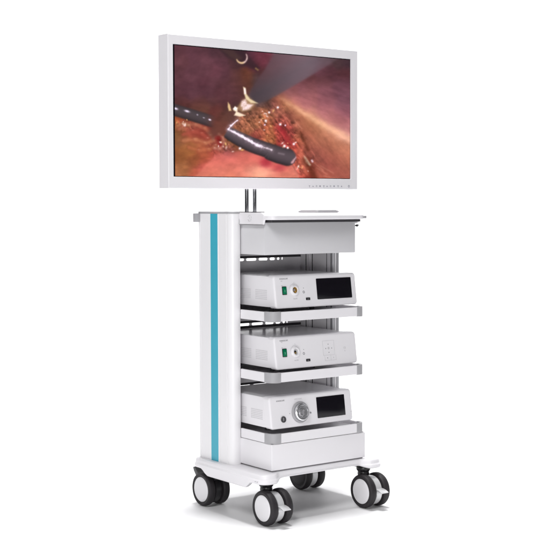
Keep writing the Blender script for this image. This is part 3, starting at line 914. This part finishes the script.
    # red vessel streaks
    for a, b, c_, r in (((281, 128), (290, 142), 'B02630', 2.4), ((288, 138), (299, 150), 'B8403A', 1.8), ((300, 150), (308, 172), 'CC6C50', 2.4), ((219, 139), (221, 144), '8E1218', 2.2)):
        d, _ = seg(*a, *b); over(mask(d + wob * 2, r, 1.6) * .65, H(c_))
    # dark groove
    for a, b, r in (((306, 160), (316, 178), 2.4), ((302, 133), (309, 150), 1.3)):
        d, _ = seg(*a, *b); over(mask(d + wob, r, 1.6) * .6, H('5A2A18'))
    # wet specks
    for k in range(44):
        reg = [(272, 124, 13, 13), (289, 143, 9, 9), (222, 146, 7, 5), (240, 149, 8, 4), (302, 168, 6, 7), (265, 116, 10, 6), (186, 124, 6, 3)][k % 7]
        x = rng.normal(reg[0], reg[2] * .6); y = rng.normal(reg[1], reg[3] * .6); r = rng.uniform(.35, .95)
        if dm[np.unravel_index(np.argmin((PX - x) ** 2 + (PY - y) ** 2), PX.shape)] < 0: continue
        a = rng.uniform(0, PI); e = ((PX - x) * math.cos(a) + (PY - y) * math.sin(a)) / (r * 1.8); f = (-(PX - x) * math.sin(a) + (PY - y) * math.cos(a)) / r
        over(np.exp(-(e * e + f * f)) * rng.uniform(.5, 1), H('FFE8D8') if k % 3 else H('F4C070'))
    for x, y, r in ((270.3, 112.6, 1.0), (267, 121, 1.2), (281.5, 124.5, 1.2), (286.5, 125.5, .8), (279, 107.6, 1.1), (285.7, 146.2, 1.3), (295, 144.2, 1.2), (241, 148.8, 1.2), (289, 148, 1.0), (266, 125, .9)):
        over(np.exp(-(((PX - x) / r) ** 2 + ((PY - y) / r) ** 2)), H('FFFFFF') if r > .9 else H('F0D8F0'))
    # thin strokes, lower right
    for a, b in (((318, 168), (328, 174)), ((322, 166), (334, 173)), ((296, 121), (303, 129)), ((315, 163), (324, 170)), ((325, 176), (340, 179))):
        d, _ = seg(*a, *b); over(mask(d, .4, .8) * .35, H('E0A080'))
    lum = img.mean(-1, keepdims=True)
    img = lum + (img - lum) * (.93 - .10 * busy[..., None])
    img = img * np.array([1.0, .965, .995])
    img = img + .13 * (img - .38)
    return np.clip(img, 0, 1)

def screen():
    x0, x1, z0, z1 = SX0 + .0085, SX1 - .0025, SZ0 + .0028, SZ1 - .0035
    nx, nz = 420, 250
    us = np.linspace(0, 1, nx); vs = np.linspace(0, 1, nz)
    # picture coordinates: corners of the picture, with its own perspective divided out
    src = np.array([(0, 0), (1, 0), (1, 1), (0, 1)], float)
    dst = np.array([(175.3, 177.0), (350.6, 178.2), (350.4, 60.6), (174.7, 44.6)], float)
    A = []; b = []
    for (u, v), (x, y) in zip(src, dst):
        A.append([u, v, 1, 0, 0, 0, -x * u, -x * v]); b.append(x)
        A.append([0, 0, 0, u, v, 1, -y * u, -y * v]); b.append(y)
    h = np.linalg.solve(np.array(A), np.array(b))
    U, V = np.meshgrid(us, vs)
    W_ = h[6] * U + h[7] * V + 1
    PX = (h[0] * U + h[1] * V + h[2]) / W_; PY = (h[3] * U + h[4] * V + h[5]) / W_
    img = paint(PX, PY)
    lin = np.where(img <= .04045, img / 12.92, ((img + .055) / 1.055) ** 2.4)
    me = bpy.data.meshes.new('screen')
    off = origin_of(MO)
    co = np.zeros((nz, nx, 3)); co[..., 0] = x0 + U * (x1 - x0) - off.x; co[..., 1] = MY + .0040 - off.y; co[..., 2] = z0 + V * (z1 - z0) - off.z
    me.vertices.add(nx * nz); me.vertices.foreach_set('co', co.ravel())
    idx = np.arange(nx * nz).reshape(nz, nx)
    q = np.stack([idx[:-1, :-1], idx[:-1, 1:], idx[1:, 1:], idx[1:, :-1]], -1).reshape(-1, 4)
    me.loops.add(q.size); me.loops.foreach_set('vertex_index', q.ravel().astype(np.int32))
    me.polygons.add(len(q)); me.polygons.foreach_set('loop_start', np.arange(0, q.size, 4, dtype=np.int32))
    me.update(calc_edges=True); me.validate()
    at = me.color_attributes.new('picture', 'FLOAT_COLOR', 'POINT')
    at.data.foreach_set('color', np.concatenate([lin, np.ones(lin.shape[:2] + (1,))], -1).ravel().astype(np.float32))
    m = bpy.data.materials.new('lit_screen'); m.use_nodes = True
    nt = m.node_tree; b_ = nt.nodes['Principled BSDF']
    b_.inputs['Base Color'].default_value = (.004, .004, .004, 1); b_.inputs['Roughness'].default_value = .35
    b_.inputs['Specular IOR Level'].default_value = .08
    ca = nt.nodes.new('ShaderNodeVertexColor'); ca.layer_name = 'picture'
    nt.links.new(ca.outputs['Color'], b_.inputs['Emission Color']); b_.inputs['Emission Strength'].default_value = 1.0
    o = link('screen_picture', me, m, sp)
screen()

# ------------------------------------------------------------------ light
w = bpy.data.worlds.new('World'); S.world = w; w.use_nodes = True
w.node_tree.nodes['Background'].inputs['Color'].default_value = (.97, .98, 1, 1)
w.node_tree.nodes['Background'].inputs['Strength'].default_value = .05

def area(name, loc, target, sx, sy, power, col=(1, 1, 1)):
    l = bpy.data.lights.new(name, 'AREA'); l.shape = 'RECTANGLE'; l.size = sx; l.size_y = sy; l.energy = power; l.color = col
    o = bpy.data.objects.new(name, l); C.objects.link(o); o.location = loc
    d = Vector(target) - Vector(loc); o.rotation_euler = d.to_track_quat('-Z', 'Y').to_euler()
    return o
ctr = Vector((CX, CY, .6))
area('overhead_softbox', ctr + Vector((0, 0, 3.9)) + dirv * .22 + rgt * .05, ctr, .9, .9, 250)
area('front_softbox', ctr - dirv * 3.2 - rgt * 1.0 + Vector((0, 0, 2.9)), ctr, 1.2, 1.2, 86)
area('low_fill_softbox', ctr - dirv * 3.6 - rgt * .15 + Vector((0, 0, -.10)), ctr, 1.0, .4, 31)
for az, pw, sx in ((0, 20, 3.6), (-46, 7, 2.0), (46, 8, 2.0)):
    d_ = dirv * math.cos(math.radians(az)) + rgt * math.sin(math.radians(az))
    bl = area('backdrop_light', ctr + d_ * 2.25 + Vector((0, 0, 3.1)), ctr + d_ * 3.45 + Vector((0, 0, .6)), sx, .7, pw)
    bl.data.spread = math.radians(75)

# ------------------------------------------------------------------ camera
cam = bpy.data.cameras.new('camera'); co = bpy.data.objects.new('camera', cam); C.objects.link(co)
PITCH, ROLL, FPX = -0.05324, -0.00232, 1294.458
f = Vector((math.sin(YAW) * math.cos(PITCH), math.cos(YAW) * math.cos(PITCH), math.sin(PITCH)))
r = Vector((math.cos(YAW), -math.sin(YAW), 0)); u = r.cross(f)
r2 = math.cos(ROLL) * r + math.sin(ROLL) * u; u2 = -math.sin(ROLL) * r + math.cos(ROLL) * u
co.matrix_world = Matrix(((r2.x, u2.x, -f.x, CAM.x), (r2.y, u2.y, -f.y, CAM.y), (r2.z, u2.z, -f.z, CAM.z), (0, 0, 0, 1)))
cam.sensor_width = 36; cam.lens = 36 * FPX / 550; cam.clip_start = .05; cam.clip_end = 100
S.camera = co

S.render.engine = 'CYCLES'
S.render.resolution_x = S.render.resolution_y = 1024
S.view_settings.view_transform = 'Standard'; S.view_settings.look = 'None'
S.view_settings.exposure = 0; S.view_settings.gamma = 1
S.cycles.max_bounces = 8; S.cycles.diffuse_bounces = 5
